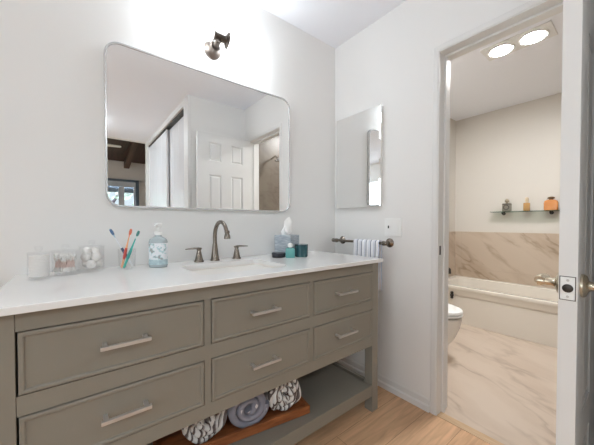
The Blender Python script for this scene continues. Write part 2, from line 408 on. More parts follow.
for i, x in enumerate((-3.6, -2.1, -.55, 1.0)):
    bm = new(); loft(bm, [[V(xx, FY, 2.52), V(xx, -3.86, 3.32), V(xx, -3.86, 3.43), V(xx, FY, 2.66)] for xx in (x-.06, x+.06)])
    b_ = obj('ceiling_beam', bm, M['beam']); tag(b_, 'dark wood ceiling beam crossing the far room ceiling', 'beam', 'beams under the far wood ceiling')
# glass sliding door with frame
win = thing('window_1', 'glass sliding door with grey frame, bright garden behind, in the mirror', 'window', (WX0, FY, 0), kind='structure')
bm = new()
for x0, x1, z0, z1 in ((WX0, WX0+.07, 0, WZ), (WX1-.07, WX1, 0, WZ), (WX0, WX1, WZ-.05, WZ), (WX0, WX1, 0, .06)):
    box(bm, x0, x1, FY-.09, FY+.02, z0, z1, .004)
obj('window_frame', bm, M['winframe'], win)
bm = new()
for x0, x1, z0, z1 in ((-.73, -.60, .06, WZ-.195), (-1.6, -1.5, .06, WZ-.195), (WX0+.072, WX1-.072, WZ-.19, WZ-.055), (-.39, -.345, .06, WZ-.195)):
    box(bm, x0, x1, FY-.07, FY-.03, z0, z1, .003)
obj('window_sash', bm, mat('sash_white', srgb(222, 228, 236), .5, noise=(3, srgb(200, 210, 221))), win)
bm = new(); box(bm, WX0+.07, WX1-.07, FY-.054, FY-.048, .06, WZ-.19)
obj('window_pane', bm, M['pane'], win)
# roller blind band inside the top of the window
bm = new(); box(bm, WX0+.08, WX1-.08, FY-.10, FY-.09, 1.90, WZ-.18)
tag(obj('porch_fascia', bm, mat('fascia_grey', srgb(150, 158, 168), .7, noise=(8, srgb(136, 144, 154), (1, 1, 6))), base=(WX0, FY-.1, 1.9)), 'grey porch fascia board behind the top of the glass door', 'fascia')
# louvred shutter right of the window
sh = thing('window_shutter', 'white louvred shutter right of the glass door in the mirror', 'shutter', (-.26, FY+.002, .1))
bm = new(); box(bm, -.25, -.21, FY+.002, FY+.03, .1, 2.22); box(bm, .30, .34, FY+.002, FY+.03, .1, 2.22); box(bm, -.25, .34, FY+.002, FY+.03, 2.17, 2.22); box(bm, -.25, .34, FY+.002, FY+.03, .1, .16)
obj('shutter_frame', bm, M['trim'], sh)
bm = new()
for i in range(33):
    z = .18 + i*.061
    loft(bm, [[V(x, FY+.004, z), V(x, FY+.028, z+.042), V(x, FY+.030, z+.038), V(x, FY+.008, z-.004)] for x in (-.209, .299)])
obj('louvre', bm, M['trim'], sh); bpy.data.objects['louvre']['kind'] = 'stuff'
# garden behind the glass
S('ground_garden', -6, 3, -12, FY-.12, -.1, -.02, mat('garden_ground', srgb(190, 186, 170), .9, noise=(2, srgb(150, 160, 120))), 'pale garden ground outside the glass door', 'ground')
def tree(x, y, h, r, n, label):
    t = thing('garden_tree', label, 'tree', (x, y, 0), 'garden trees behind the glass door')
    bm = new(); tube(bm, [(x, y, 0), (x+.05, y, h*.3), (x-.04, y+.05, h*.55), (x+.06, y, h*.8)], [.11, .09, .075, .04], 10)
    tube(bm, [(x, y, h*.5), (x+.35, y+.1, h*.72), (x+.6, y+.1, h*.85)], [.06, .04, .02], 8)
    obj('trunk', bm, M['bark'], t, smooth=True)
    bm = new()
    for i in range(n):
        a, b_, c = random.gauss(0, r*.45), random.gauss(0, r*.45), random.gauss(h*.72, r*.5)
        rr = random.uniform(.04, .09); M4 = Matrix.Translation((x+a, y+b_, c)) @ Matrix.Rotation(random.uniform(0, 6), 4, V(random.random(), random.random(), random.random()+.1).normalized())
        vs = [bm.verts.new(M4 @ V(*p)) for p in ((-rr, 0, 0), (0, -rr*.5, .01), (rr, 0, 0), (0, rr*.5, .01))]
        bm.faces.new(vs)
    f = obj('foliage', bm, M['leafm'], t); f['kind'] = 'stuff'
tree(-.95, -8.6, 2.7, 1.0, 420, 'tree with a dark trunk in the bright garden behind the glass door')
tree(-2.4, -9.3, 3.0, 1.1, 350, 'leafy green tree further left in the garden behind the glass door')
# ceiling fan of the far room, one blade shows in the mirror
fan = thing('ceiling_fan', 'pale ceiling fan under the dark wood ceiling, one blade tip in the mirror', 'ceiling fan', (-1.43, -5.6, 3.0))
bm = new(); lathe(bm, [(0, 2.66), (.09, 2.66), (.11, 2.70), (.11, 2.76), (.06, 2.80), (.0, 2.80)], (-1.43, -5.6, 0), seg=20); obj('motor', bm, M['nickel_dark'], fan, smooth=True)
bm = new(); tube(bm, [(-1.43, -5.6, 2.79), (-1.43, -5.6, 3.02)], .015); obj('downrod', bm, M['nickel_dark'], fan)
for k in range(4):
    a = .05 + k*PI/2; ca, sa = math.cos(a), math.sin(a)
    bm = new(); pts = [(.12, -.045), (.40, -.065), (.60, -.05), (.62, .0), (.60, .05), (.40, .065), (.12, .045)]
    loft(bm, [[V(-1.43+u*ca-v*sa, -5.6+u*sa+v*ca, z+v*.12) for u, v in pts] for z in (2.725, 2.735)])
    obj('blade', bm, M['trim'], fan)

# ------------------------------------------------------------------ vanity
VX0, VX1, VY = -1.758, -.210, -.553
CT = .891
van = thing('vanity_cabinet', 'taupe painted bath vanity with six drawers and an open bottom shelf', 'vanity', (-.98, -.28, .008))
LG = .053
for x in (VX0, VX1-LG):
    for y in (VY, -.012-LG):
        bm = new(); box(bm, x, x+LG, y, y+LG, .0082, .8705, .002); obj('leg', bm, M['paint'], van)
fx0, fx1 = VX0+LG+.001, VX1-LG-.001
ZT1, ZB1, ZT2, ZB2, ZR = .820, .656, .604, .443, .3935
SX = [(-1.703, -1.229), (-1.205, -.733), (-.712, -.2645)]
bm = new()
fy = VY+.001
box(bm, fx0, fx1, fy, fy+.02, ZT1, .8705); box(bm, fx0, fx1, fy, fy+.02, ZB2-.05, ZB2)
box(bm, fx0, fx1, fy, fy+.02, ZT2, ZB1)
for a, b_ in ((SX[0][1], SX[1][0]), (SX[1][1], SX[2][0])):
    box(bm, a, b_, fy, fy+.02, ZB2, ZT2); box(bm, a, b_, fy, fy+.02, ZB1, ZT1)
obj('face_frame', bm, M['paint'], van)
for x in (VX0+.004, VX1-.022): obj('side_panel', box(new(), x, x+.018, VY+LG+.0005, -.066, ZB2-.05, .8705), M['paint'], van)
bm = new(); box(bm, fx0+.001, fx1-.001, VY+.022, -.03, ZB2-.05, ZB2-.03); box(bm, fx0+.001, fx1-.001, -.03, -.015, ZB2-.05, .8700)
obj('carcass', bm, M['dark'], van)
bm = new(); box(bm, fx0, fx1, VY+.001, VY+.024, .100, .163, .0015); box(bm, fx0, fx1, VY+.024, -.02, .140, .1595)
for x in (VX0+.008, VX1-.03): box(bm, x, x+.022, VY+LG+.0005, -.066, .100, .1595)
obj('bottom_shelf', bm, M['paint'], van)
def drawer(x0, x1, z0, z1, hx0, hx1, hz):
    g = .003; x0 += g; x1 -= g; z0 += g; z1 -= g; y = VY-.0035
    bm = new()
    def lp(i, d): return [V(x0+i, y+d, z0+i), V(x1-i, y+d, z0+i), V(x1-i, y+d, z1-i), V(x0+i, y+d, z1-i)]
    loft(bm, [lp(0, .024), lp(0, .0025), lp(.0015, .0006), lp(.0035, 0), lp(.009, 0), lp(.0115, .0015), lp(.0130, .0050), lp(.016, .0052)])
    d = obj('drawer', bm, M['paint'], van)
    bm = new()
    by = y-.030
    box(bm, hx0, hx1, by-.0055, by+.0055, hz-.0052, hz+.0052, .0012)
    for hx in (hx0+.006, hx1-.018): box(bm, hx, hx+.012, by+.0045, y+.0055, hz-.0045, hz+.0045, .001)
    h = obj('drawer_handle', bm, M['nickel'], d)
HX = [(-1.533, -1.405), (-1.052, -.922), (-.572, -.434)]
for (x0, x1), (h0, h1) in zip(SX, HX):
    drawer(x0, x1, ZB1, ZT1, h0, h1, .740); drawer(x0, x1, ZB2, ZT2, h0, h1, .530)

# countertop with rounded sink cut-out
cx0, cx1, cy0, cy1, cz0, cz1 = -1.770, -.206, -.583, -.001, .8712, CT
sx0, sx1, sy0, sy1 = -1.205, -.790, -.470, -.160
inner = rrect(sx0, sx1, sy0, sy1, .035, 6)
def outer_pt(p):
    c = V((sx0+sx1)/2, (sy0+sy1)/2); d = V(p[0]-c.x, p[1]-c.y)
    t = 1e9
    if d.x > 1e-9: t = min(t, (cx1-c.x)/d.x)
    if d.x < -1e-9: t = min(t, (cx0-c.x)/d.x)
    if d.y > 1e-9: t = min(t, (cy1-c.y)/d.y)
    if d.y < -1e-9: t = min(t, (cy0-c.y)/d.y)
    return [c.x+d.x*t, c.y+d.y*t]
outer = [outer_pt(p) for p in inner]
for cc in ((cx1, cy1), (cx0, cy1), (cx0, cy0), (cx1, cy0)):
    k = min(range(len(outer)), key=lambda i: (outer[i][0]-cc[0])**2+(outer[i][1]-cc[1])**2); outer[k] = list(cc)
def ins(o, e): return (min(max(o[0], cx0+e), cx1-e), min(max(o[1], cy0+e), cy1-e))
bm = new()
loft(bm, [[V(*inner[i], cz1) for i in range(len(inner))], [V(*ins(o, .002), cz1) for o in outer], [V(*o, cz1-.002) for o in outer], [V(*o, cz0+.001) for o in outer],
          [V(*ins(o, .001), cz0) for o in outer], [V(*p, cz0) for p in inner]], closed=True)
ct = obj('countertop', bm, M['quartz'], base=(-.98, -.29, cz0)); tag(ct, 'long white quartz countertop with sink cut-out on the taupe vanity', 'countertop')
# undermount sink
bm = new()
def sl(e, z, r): return [V(px, py, z) for px, py in rrect(sx0-e, sx1+e, sy0-e, sy1+e, r, 6)]
loft(bm, [sl(.0225, cz0-.0005, .05), sl(.004, cz0-.0005, .04), sl(.003, cz0-.008, .04), sl(-.012, cz0-.10, .05), sl(-.035, cz0-.135, .06), sl(-.09, cz0-.143, .06),
          sl(-.09, cz0-.150, .06), sl(-.02, cz0-.142, .06), sl(.002, cz0-.10, .05), sl(.015, cz0-.012, .05), sl(.0225, cz0-.010, .05)], cap0=False, cap1=True)
# fill bottom
sk = thing('undermount_sink', 'white undermount sink basin below the countertop faucet', 'sink', ((sx0+sx1)/2, (sy0+sy1)/2, cz0-.15))
bm2 = new(); box(bm2, sx0+.08, sx1-.08, sy0+.08, sy1-.08, cz0-.149, cz0-.1425)
obj('basin', bm, M['porcelain'], sk, smooth=True)
obj('basin_floor', bm2, M['porcelain'], sk)
bm = new(); lathe(bm, [(.0, 0), (.022, 0), (.024, .002), (.018, .004), (.0, .003)], ((sx0+sx1)/2, (sy0+sy1)/2, cz0-.1425), seg=24); obj('drain', bm, M['nickel_dark'], sk, smooth=True)

# faucet set
fc = thing('faucet', 'aged nickel gooseneck faucet with two lever handles behind the sink', 'faucet', (-.997, -.075, CT))
bm = new(); lathe(bm, [(.0, 0), (.0245, 0), (.0245, .006), (.022, .010), (.0175, .040), (.0125, .085), (.0100, .100), (.0, .100)], (-.997, -.075, CT), seg=28); obj('base', bm, M['nickel_dark'], fc, smooth=True)
pts = [(-.997, -.075, CT+.095), (-.997, -.075, CT+.130)]
for k in range(0, 13):
    t = PI*k/13; pts.append((-.997, -.153+.078*math.cos(t), CT+.130+.078*math.sin(t)))
pts += [(-.997, -.231, CT+.140), (-.997, -.232, CT+.132)]
bm = new(); tube(bm, pts, [.0105]*8+[.0098]*(len(pts)-8), 16); obj('neck', bm, M['nickel_dark'], fc, smooth=True)
bm = new(); lathe(bm, [(.0, .165), (.0105, .165), (.012, .160), (.012, .153), (.010, .150), (.014, .140), (.0155, .130), (.0155, .124), (.0, .124)], (-.997, -.2325, CT), seg=24); obj('spout_tip', bm, M['nickel_dark'], fc, smooth=True)
def tap(x, s, label):
    bm = new(); lathe(bm, [(.0, 0), (.0245, 0), (.0245, .005), (.020, .012), (.014, .040), (.0095, .060), (.0125, .064), (.0125, .068), (.0, .070)], (x, -.075, CT), seg=26)
    t = obj('handle', bm, M['nickel_dark'], fc, smooth=True)
    bm = new(); z = CT+.070
    tube(bm, [(x-s*.014, -.075, z), (x+s*.0, -.075, z+.001), (x+s*.02, -.075, z+.0015), (x+s*.05, -.076, z), (x+s*.068, -.076, z-.001)], [.007, .0125, .0115, .0080, .006], 14, flat=.45)
    obj('lever', bm, M['nickel_dark'], t, smooth=True)
tap(-1.083, -1, 'aged nickel lever faucet handle left of the gooseneck spout')
tap(-.870, 1, 'aged nickel lever faucet handle right of the gooseneck spout')

# ------------------------------------------------------------------ mirror over the vanity
mx0, mx1, mz0, mz1, my = -1.478, -.455, 1.1655, 1.912, -.025
mir = thing('wall_mirror_framed', 'large wall mirror with rounded corners and thin white metal frame', 'mirror', ((mx0+mx1)/2, 0, mz0))
def mr(e, y, r): return [V(px, y, pz) for px, pz in rrect(mx0+e, mx1-e, mz0+e, mz1-e, r, 8)]
bm = new()
loft(bm, [mr(0, -.001, .062), mr(0, my, .062), mr(.0015, my-.0015, .061), mr(.007, my-.0015, .056), mr(.008, my, .055), mr(.008, my+.006, .055), mr(.010, -.001, .053)], closed=True)
obj('frame', bm, mat('silver_frame', srgb(222, 222, 222), .25, metal=.6, noise=(8, srgb(216, 216, 216))), mir)
bm = new(); loft(bm, [mr(.0083, my+.008, .0545), mr(.0083, my+.003, .0545)]); obj('mirror_glass', bm, M['mirror'], mir)

# medicine cabinet
kd = .03
cab = thing('medicine_cabinet', 'frameless mirrored medicine cabinet on the wall above the towel bar', 'cabinet', (0, -.24, 1.205))
bm = new(); box(bm, -kd+.006, 0, -.430, -.050, 1.208, 1.858); obj('body', bm, M['white_plastic'], cab)
bm = new(); 
def kl(e, x): return [V(x, -.437+e, 1.203+e), V(x, -.046-e, 1.203+e), V(x, -.046-e, 1.862-e), V(x, -.437+e, 1.862-e)]
loft(bm, [kl(0, -kd+.005), kl(0, -kd+.001), kl(.012, -kd)]); obj('mirror_door', bm, M['mirror'], cab)

# ------------------------------------------------------------------ vanity light
vl = thing('vanity_light', 'nickel two-arm vanity wall light with glowing frosted glass shades above the mirror', 'wall light', (-.975, 0, 2.05))
bm = new(); lathe(bm, [(.0, 0), (.048, 0), (.048, .012), (.042, .020), (.034, .026), (.028, .034), (.024, .055), (.0, .055)], (-.978, -.0005, 2.052), '-y', 28); obj('wall_plate', bm, M['fixture'], vl, smooth=True)
bm = new(); tube(bm, [(-.978, -.015, 2.052), (-.976, -.06, 2.058), (-.974, -.095, 2.074)], [.016, .015, .015]); tube(bm, [(-.974, -.09, 2.068), (-.974, -.118, 2.045)], [.009, .006], 10); obj('arm', bm, M['fixture'], vl, smooth=True)
bm = new(); prof = [(.0, 0), (.038, 0), (.041, .003), (.034, .008), (.022, .014), (.0195, .020), (.0195, .070), (.022, .076), (.034, .082), (.041, .087), (.038, .090), (.0, .090)]
lathe(bm, prof, (-1.019, -.100, 2.075), 'x', 28); obj('hub', bm, M['fixture'], vl, smooth=True)
for s, x in ((-1, -1.0195), (1, -.9285)):
    bm = new(); lathe(bm, [(.0, .004), (.024, .004), (.038, .014), (.047, .04), (.050, .155), (.044, .168), (.0, .171)], (x, -.100, 2.075), '-x' if s < 0 else 'x', 28)
    obj('glass_shade', bm, M['frost'], vl, smooth=True)

# ------------------------------------------------------------------ flush ceiling lamps added outside the view as fill light
def flush(x, y, watt, label):
    t = thing('ceiling_fill_lamp', label, 'fill lamp', (x, y, CZ))
    bm = new(); lathe(bm, [(.0, 0), (.17, 0), (.175, -.02), (.16, -.028), (.0, -.028)], (x, y, CZ-.0005), seg=36); obj('base', bm, M['nickel'], t, smooth=True)
    bm = new(); lathe(bm, [(.0, -.029), (.155, -.029), (.14, -.055), (.09, -.075), (.0, -.083)], (x, y, CZ), seg=36)
    e = watt/(PI*.155**2)/PI
    obj('diffuser', bm, mat('fill_lamp_diffuser', (1, 1, 1, 1), .5, emit=(.87, .98, 1.05, 1), es=e), t, smooth=True)
flush(-3.0, -3.0, CEIL_FILL_W, 'added white glass flush ceiling lamp behind the camera, for fill light')
flush(-1.6, -3.0, CEIL2_FILL_W, 'added white glass flush ceiling lamp near the sliding closet, for fill light')

# ------------------------------------------------------------------ bath recessed twin light
bl = thing('recessed_light', 'twin recessed ceiling light on a rectangular trim plate over the bath', 'ceiling light', (1.01, -.885, CZ))
bx0, bx1, by0, by1 = .905, 1.12, -1.10, -.68
pl = []
bm = new(); box(bm, bx0, bx1, by0, by1, CZ-.008, CZ-.0005, .003); obj('trim_plate', bm, M['trim'], bl)
for y in (-.985, -.790):
    bm = new(); lathe(bm, [(.066, -.0085), (.086, -.0085), (.086, -.013), (.078, -.017), (.068, -.014)], ((bx0+bx1)/2, y, CZ), seg=32, closed=True); r_ = obj('trim_ring', bm, M['white_plastic'], bl, smooth=True)
    bm = new(); lathe(bm, [(.0, -.0088), (.066, -.0088), (.062, -.014), (.0, -.020)], ((bx0+bx1)/2, y, CZ), seg=32)
    obj('lamp', bm, mat('bath_lamp_glow', (1, 1, 1, 1), .5, emit=(.98, .985, .98, 1), es=BATH_W/(PI*.066**2)/PI), bl, smooth=True)

# ------------------------------------------------------------------ wall switch
sw = thing('light_switch', 'white double wall switch plate to the right of the towel bar', 'switch', (0, -.513, 1.067))
bm = new(); box(bm, -.006, -.0003, -.573, -.453, 1.010, 1.124, .002); obj('switch_plate', bm, M['white_plastic'], sw)
bm = new(); box(bm, -.0095, -.006, -.558, -.524, 1.034, 1.100, .0015); obj('rocker', bm, M['white_plastic'], sw)
bm = new(); box(bm, -.0085, -.006, -.502, -.468, 1.034, 1.100, .0015); obj('dimmer', bm, M['white_plastic'], sw)
bm = new(); box(bm, -.0120, -.0085, -.489, -.481, 1.060, 1.077, .001); obj('toggle', bm, M['black'], sw)
# outlet-like fleck at the left end of the counter
# ------------------------------------------------------------------ towel bar + towel
tb = thing('towel_bar', 'aged nickel towel bar between two round wall flanges', 'towel bar', (0, -.29, .966))
BZ, BX = .966, -.068
for y in (-.086, -.490):
    bm = new(); lathe(bm, [(.0, 0), (.029, 0), (.029, .004), (.025, .008), (.017, .012), (.011, .018), (.010, .055), (.013, .058), (.0150, .064), (.0150, .072), (.011, .079), (.0, .080)], (-.0005, y, BZ), '-x', 28)
    obj('flange', bm, M['nickel_dark'], tb, smooth=True)
bm = new(); tube(bm, [(BX, -.075, BZ), (BX, -.50, BZ)], .0085); obj('bar', bm, M['nickel_dark'], tb, smooth=True)
bm = new()
lathe(bm, [(.0, 0), (.009, 0), (.0135, .006), (.0135, .012), (.009, .018), (.014, .024), (.013, .032), (.0, .036)], (BX, -.078, BZ), 'y', 20)
obj('finial', bm, M['nickel_dark'], tb, smooth=True); bm = new()
lathe(bm, [(.0, 0), (.009, 0), (.0135, .006), (.0135, .012), (.009, .018), (.0, .019)], (BX, -.497, BZ), '-y', 20)
obj('finial', bm, M['nickel_dark'], tb, smooth=True)
# towel draped
prof = []
zb, zf = .66, .628
for k in range(9): prof.append((BX+.0155-.001*k*0, zb+(BZ-zb)*k/8))
for k in range(1, 12):
    t = PI*k/12; prof.append((BX+.0155*math.cos(t), BZ+.0155*math.sin(t)))
for k in range(11): prof.append((BX-.0155-.006*math.sin(k/10*1.2), BZ-(BZ-zf)*k/10))
bm = new(); ny = 26; rows = []
for j in range(ny+1):
    y = -.262-.204*j/ny
    rows.append([V(px+.0022*math.sin(j*1.1)*(min(abs(pz-BZ)*8, 1)) - .0, y, pz) for px, pz in prof])
vr = [[bm.verts.new(p) for p in r] for r in rows]
for j in range(ny):
    for k in range(len(prof)-1): bm.faces.new((vr[j][k], vr[j][k+1], vr[j+1][k+1], vr[j+1][k]))
cw_, cg, cb_ = srgb(244, 244, 247), srgb(92, 100, 120), srgb(186, 192, 210)
tw = obj('hand_towel', bm, stripes('striped_cotton', [(0, cw_), (.48, cg), (.64, cw_), (.82, cb_), (.92, cw_)], 1, .0360), smooth=True, base=(BX, -.352, .63))
sm = tw.modifiers.new('thick', 'SOLIDIFY'); sm.thickness = .005; sm.offset = 0
tag(tw, 'white and grey-blue striped hand towel hanging over the towel bar', 'towel')

# ------------------------------------------------------------------ bath door leaf (open, latch edge to the camera)
door = thing('door_1', 'open white six-panel bath door seen edge-on at the right of the picture', 'door', (-.003, -1.405, 0), kind='structure')
dx0, dx1, dy0, dy1, dz0, dz1 = -.610, -.003, -1.419, -1.384, .012, 2.035
px_ = [(-.493, -.353), (-.243, -.100)]; pz_ = [(1.745, 1.945), (.575, 1.606), (.235, .480)]
bm = new()
xs = [dx0, px_[0][0], px_[0][1], px_[1][0], px_[1][1], dx1]
box(bm, xs[0], xs[1], dy0, dy1, dz0, dz1); box(bm, xs[2], xs[3], dy0, dy1, dz0, dz1); box(bm, xs[4], xs[5], dy0, dy1, dz0, dz1)
zz = [dz0, pz_[2][0], pz_[2][1], pz_[1][0], pz_[1][1], pz_[0][0], pz_[0][1], dz1]
for a, b_ in px_:
    for k in range(0, 8, 2): box(bm, a, b_, dy0, dy1, zz[k], zz[k+1])
bmesh.ops.remove_doubles(bm, verts=bm.verts[:], dist=1e-5)
obj('door_frame', bm, M['trim'], door)
for a, b_ in px_:
    for c, d in pz_:
        bm = new()
        def pp(i, y): return [V(a+i, y, c+i), V(b_-i, y, c+i), V(b_-i, y, d-i), V(a+i, y, d-i)]
        loft(bm, [pp(.030, dy1-.002), pp(.018, dy1-.009), pp(.012, dy1-.009), pp(.006, dy1-.004), pp(-.0, dy1-.0015), pp(0, dy0+.0015), pp(.006, dy0+.004), pp(.012, dy0+.009), pp(.018, dy0+.009), pp(.030, dy0+.002)])
        obj('door_panel', bm, M['trim'], door)
# latch plate, lever handles
rc_ = obj('latch_gap_shade', box(new(), dx0-.0008, dx0+.0, -1.4162, -1.3858, .8972, .9578), M['blackhole'], door)  # thin raised dark sheet standing in for the shaded gap around the plate
lk = obj('latch_plate', box(new(), dx0-.0022, dx0+.0, -1.4145, -1.3875, .899, .956, .0006), M['white_plastic'], door)
bm = new(); lathe(bm, [(.0, 0), (.0105, 0), (.0105, .002), (.008, .004), (.0, .005)], (dx0-.002, -1.4015, .928), '-x', 24); obj('latch_bolt', bm, M['blackhole'], lk, smooth=True)
bm = new()
for z in (.907, .948): lathe(bm, [(.0, 0), (.003, 0), (.003, .001), (.0, .0012)], (dx0-.002, -1.4015, z), '-x', 12)
obj('screw', bm, M['nickel'], lk)
for s, y in ((1, dy1), (-1, dy0)):
    hz, hx = .930, -.552
    bm = new(); ax = 'y' if s > 0 else '-y'
    lathe(bm, [(.0, 0), (.030, 0), (.030, .005), (.026, .010), (.014, .014), (.011, .020), (.010, .034), (.013, .040), (.013, .052), (.0, .054)], (hx, y+s*.0003, hz), ax, 28)
    h = obj('door_handle', bm, M['brass'], door, smooth=True)
    bm = new(); yy = y+s*.047
    tube(bm, [(hx-.012, yy, hz+.003), (hx+.01, yy, hz+.004), (hx+.04, yy+s*.001, hz+.003), (hx+.065, yy, hz+.001), (hx+.075, yy, hz)], [.0115, .0138, .0135, .0125, .010], 14, flat=.95)
    obj('lever', bm, M['brass'], h, smooth=True)
# hinges
bm = new()
for z in (.25, 1.0, 1.80): tube(bm, [(-.004, dy0-.002, z-.045), (-.004, dy0-.002, z+.045)], .006, 10)
obj('hinge', bm, M['brass'], door)

# ------------------------------------------------------------------ bathtub
tub = thing('bathtub', 'cream white alcove bathtub with stepped apron below the marble wainscot', 'bathtub', (1.98, -.75, .0066))
tx0, tx1, ty0, ty1, tz = 1.665, BW-.0125, BY0+.002, BY1-.0135, .405
def tl(e0, e1, ey, z, r): return [V(px, py, z) for px, py in rrect(tx0+e0, tx1-e1, ty0+ey, ty1-ey, r, 6)]
bm = new()
loft(bm, [tl(.020, 0, 0, 0.007, .004), tl(.020, 0, 0, tz-.105, .004), tl(.014, 0, 0, tz-.098, .004), tl(.010, 0, 0, tz-.085, .004), tl(.010, 0, 0, tz-.050, .004), tl(.004, 0, 0, tz-.040, .006), tl(.0, 0, 0, tz-.026, .008), tl(.002, .0, .0, tz-.006, .010), tl(.008, .004, .004, tz, .012),
          tl(.070, .045, .075, tz, .13), tl(.082, .055, .085, tz-.008, .13), tl(.100, .070, .11, tz-.12, .14), tl(.13, .10, .17, tz-.30, .14), tl(.17, .14, .23, tz-.335, .12)])
obj('tub_shell', bm, M['acrylic'], tub, smooth=True)
bm = new(); lathe(bm, [(.0, .265), (.010, .265), (.016, .272), (.012, .283), (.018, .292), (.018, .306), (.011, .315), (.017, .326), (.013, .340), (.0, .344)], (tx0-.001, -.175, 0), seg=16)
obj('apron_fitting', bm, M['blackhole'], tub, smooth=True)
# tub tap on the left wall: spout + handle + shower valve
tt = thing('tub_faucet', 'dark aged metal tub spout and valve at the left end of the tub', 'tub faucet', (1.975, BY1-.012, .62))
tyw = BY1-.0125
bm = new(); tube(bm, [(1.975, tyw, .545), (1.975, tyw-.05, .545), (1.975, tyw-.085, .530), (1.975, tyw-.09, .48)], [.024, .022, .020, .018], 16); obj('spout', bm, M['blackhole'], tt, smooth=True)
bm = new(); lathe(bm, [(.0, 0), (.055, 0), (.052, .008), (.020, .012), (.018, .05), (.012, .055), (.0, .056)], (1.975, tyw, .70), '-y', 24); tube(bm, [(1.975, tyw-.045, .70), (1.975, tyw-.055, .655)], [.008, .006], 10); obj('valve_handle', bm, M['blackhole'], tt, smooth=True)
# overflow on tub inside hidden; toilet supply
# ------------------------------------------------------------------ toilet
to = thing('toilet', 'white toilet peeking out beside the left door jamb of the bath', 'toilet', (.74, -.30, .0066))
tcx = .735
def egg(sx, y0, y1, z, n=28):
    pts = []
    for k in range(n):
        t = 2*PI*k/n; c, s = math.cos(t), math.sin(t)
        yy = (y0+y1)/2 + (y1-y0)/2*s
        wd = sx*abs(c)**.9*(1 if c > 0 else -1)*(1-.12*(-s if s < 0 else 0))
        pts.append(V(tcx+wd, yy, z))
    return pts
bm = new()
loft(bm, [egg(.125, -.53, -.12, .007), egg(.120, -.52, -.11, .04), egg(.125, -.53, -.11, .11), egg(.145, -.58, -.11, .18), egg(.168, -.612, -.11, .26), egg(.180, -.627, -.11, .325), egg(.182, -.630, -.11, .345), egg(.175, -.625, -.115, .352)])
obj('bowl', bm, M['porcelain'], to, smooth=True)
bm = new(); loft(bm, [egg(.180, -.632, -.13, .365), egg(.187, -.638, -.13, .370), egg(.187, -.638, -.13, .380), egg(.180, -.630, -.135, .384)]); obj('seat', bm, M['white_plastic'], to, smooth=True)
bm = new(); loft(bm, [egg(.180, -.632, -.13, .388), egg(.186, -.638, -.13, .394), egg(.184, -.634, -.13, .408), egg(.15, -.590, -.16, .418), egg(.08, -.45, -.24, .421)]); obj('lid', bm, M['white_plastic'], to, smooth=True)
bm = new(); box(bm, tcx-.20, tcx+.20, -.125, .075, .36, .70, .02, 3); obj('tank', bm, M['porcelain'], to, smooth=True)
bm = new(); box(bm, tcx-.21, tcx+.21, -.135, .078, .701, .735, .01, 2); obj('tank_lid', bm, M['porcelain'], to, smooth=True)
bm = new(); tube(bm, [(tcx+.13, -.127, .64), (tcx+.13, -.15, .64), (tcx+.07, -.155, .635)], .007, 10); obj('flush_lever', bm, M['nickel_dark'], to, smooth=True)

# glass shelf with three bottles
gs = thing('glass_shelf', 'narrow glass shelf with metal brackets on the bath wall above the tub', 'shelf', (BW, -.66, 1.222))
bm = new(); box(bm, BW-.125, BW-.004, -.985, -.350, 1.220, 1.228, .001); obj('glass_plate', bm, M['shelfglass'], gs)
for y in (-.455, -.875):
    bm = new(); tube(bm, [(BW-.0005, y, 1.205), (BW-.055, y, 1.205)], .0085, 12); lathe(bm, [(.0, 0), (.018, 0), (.018, .005), (.0, .007)], (BW-.0005, y, 1.205), '-x', 20); box(bm, BW-.060, BW-.04, y-.009, y+.009, 1.203, 1.2195, .001)
    obj('bracket', bm, M['blackhole'], gs, smooth=True)
SZ = 1.2285; BXs = BW-.065
G_amber = mat('amber_liquid', srgb(216, 146, 84), .08, spec=.5, coat=.5, noise=(8, srgb(204, 130, 68)))
G_amber2 = mat('tan_liquid', srgb(190, 148, 92), .08, spec=.5, coat=.5, noise=(8, srgb(178, 134, 80)))
G_clear = mat('pale_glass_bottle', srgb(190, 184, 170), .05, trans=.6, ior=1.4)
y = -.500
b1 = thing('perfume_bottle', 'round clear bottle with dark ring and stopper at the left end of the glass shelf', 'bottle', (BXs, y, SZ))
bm = new(); box(bm, BXs-.022, BXs+.022, y-.042, y+.042, SZ, SZ+.092, .010, 3); obj('body', bm, G_clear, b1, smooth=True)
bm = new(); lathe(bm, [(.020, 0), (.030, 0), (.030, .004), (.020, .004)], (BXs-.0225, y, SZ+.046), '-x', 28, closed=True); obj('label_ring', bm, M['blackhole'], b1, smooth=True)
bm = new(); box(bm, BXs-.0235, BXs-.022, y-.040, y+.040, SZ+.078, SZ+.088); obj('dark_band', bm, M['blackhole'], b1)
bm = new(); lathe(bm, [(.0, .0), (.012, 0), (.012, .014), (.022, .022), (.019, .040), (.006, .052), (.0, .053)], (BXs, y, SZ+.0915), seg=20); obj('stopper', bm, mat('bottle_stopper', srgb(172, 160, 140), .2, metal=.3, noise=(9, srgb(160, 148, 128))), b1, smooth=True)
y = -.680
b2 = thing('perfume_bottle', 'slim tan bottle with a pale cap in the middle of the glass shelf', 'bottle', (BXs, y, SZ))
bm = new(); box(bm, BXs-.018, BXs+.018, y-.028, y+.028, SZ, SZ+.088, .006, 2); obj('body', bm, G_amber2, b2, smooth=True)
bm = new(); lathe(bm, [(.0, 0), (.014, 0), (.014, .012), (.012, .014), (.016, .020), (.016, .050), (.010, .060), (.0, .060)], (BXs, y, SZ+.0875), seg=20); obj('cap', bm, mat('cap_cream', srgb(214, 196, 168), .3, noise=(9, srgb(206, 188, 160))), b2, smooth=True)
y = -.880
b3 = thing('perfume_bottle', 'wide orange bottle with a dark cap at the right end of the glass shelf', 'bottle', (BXs, y, SZ))
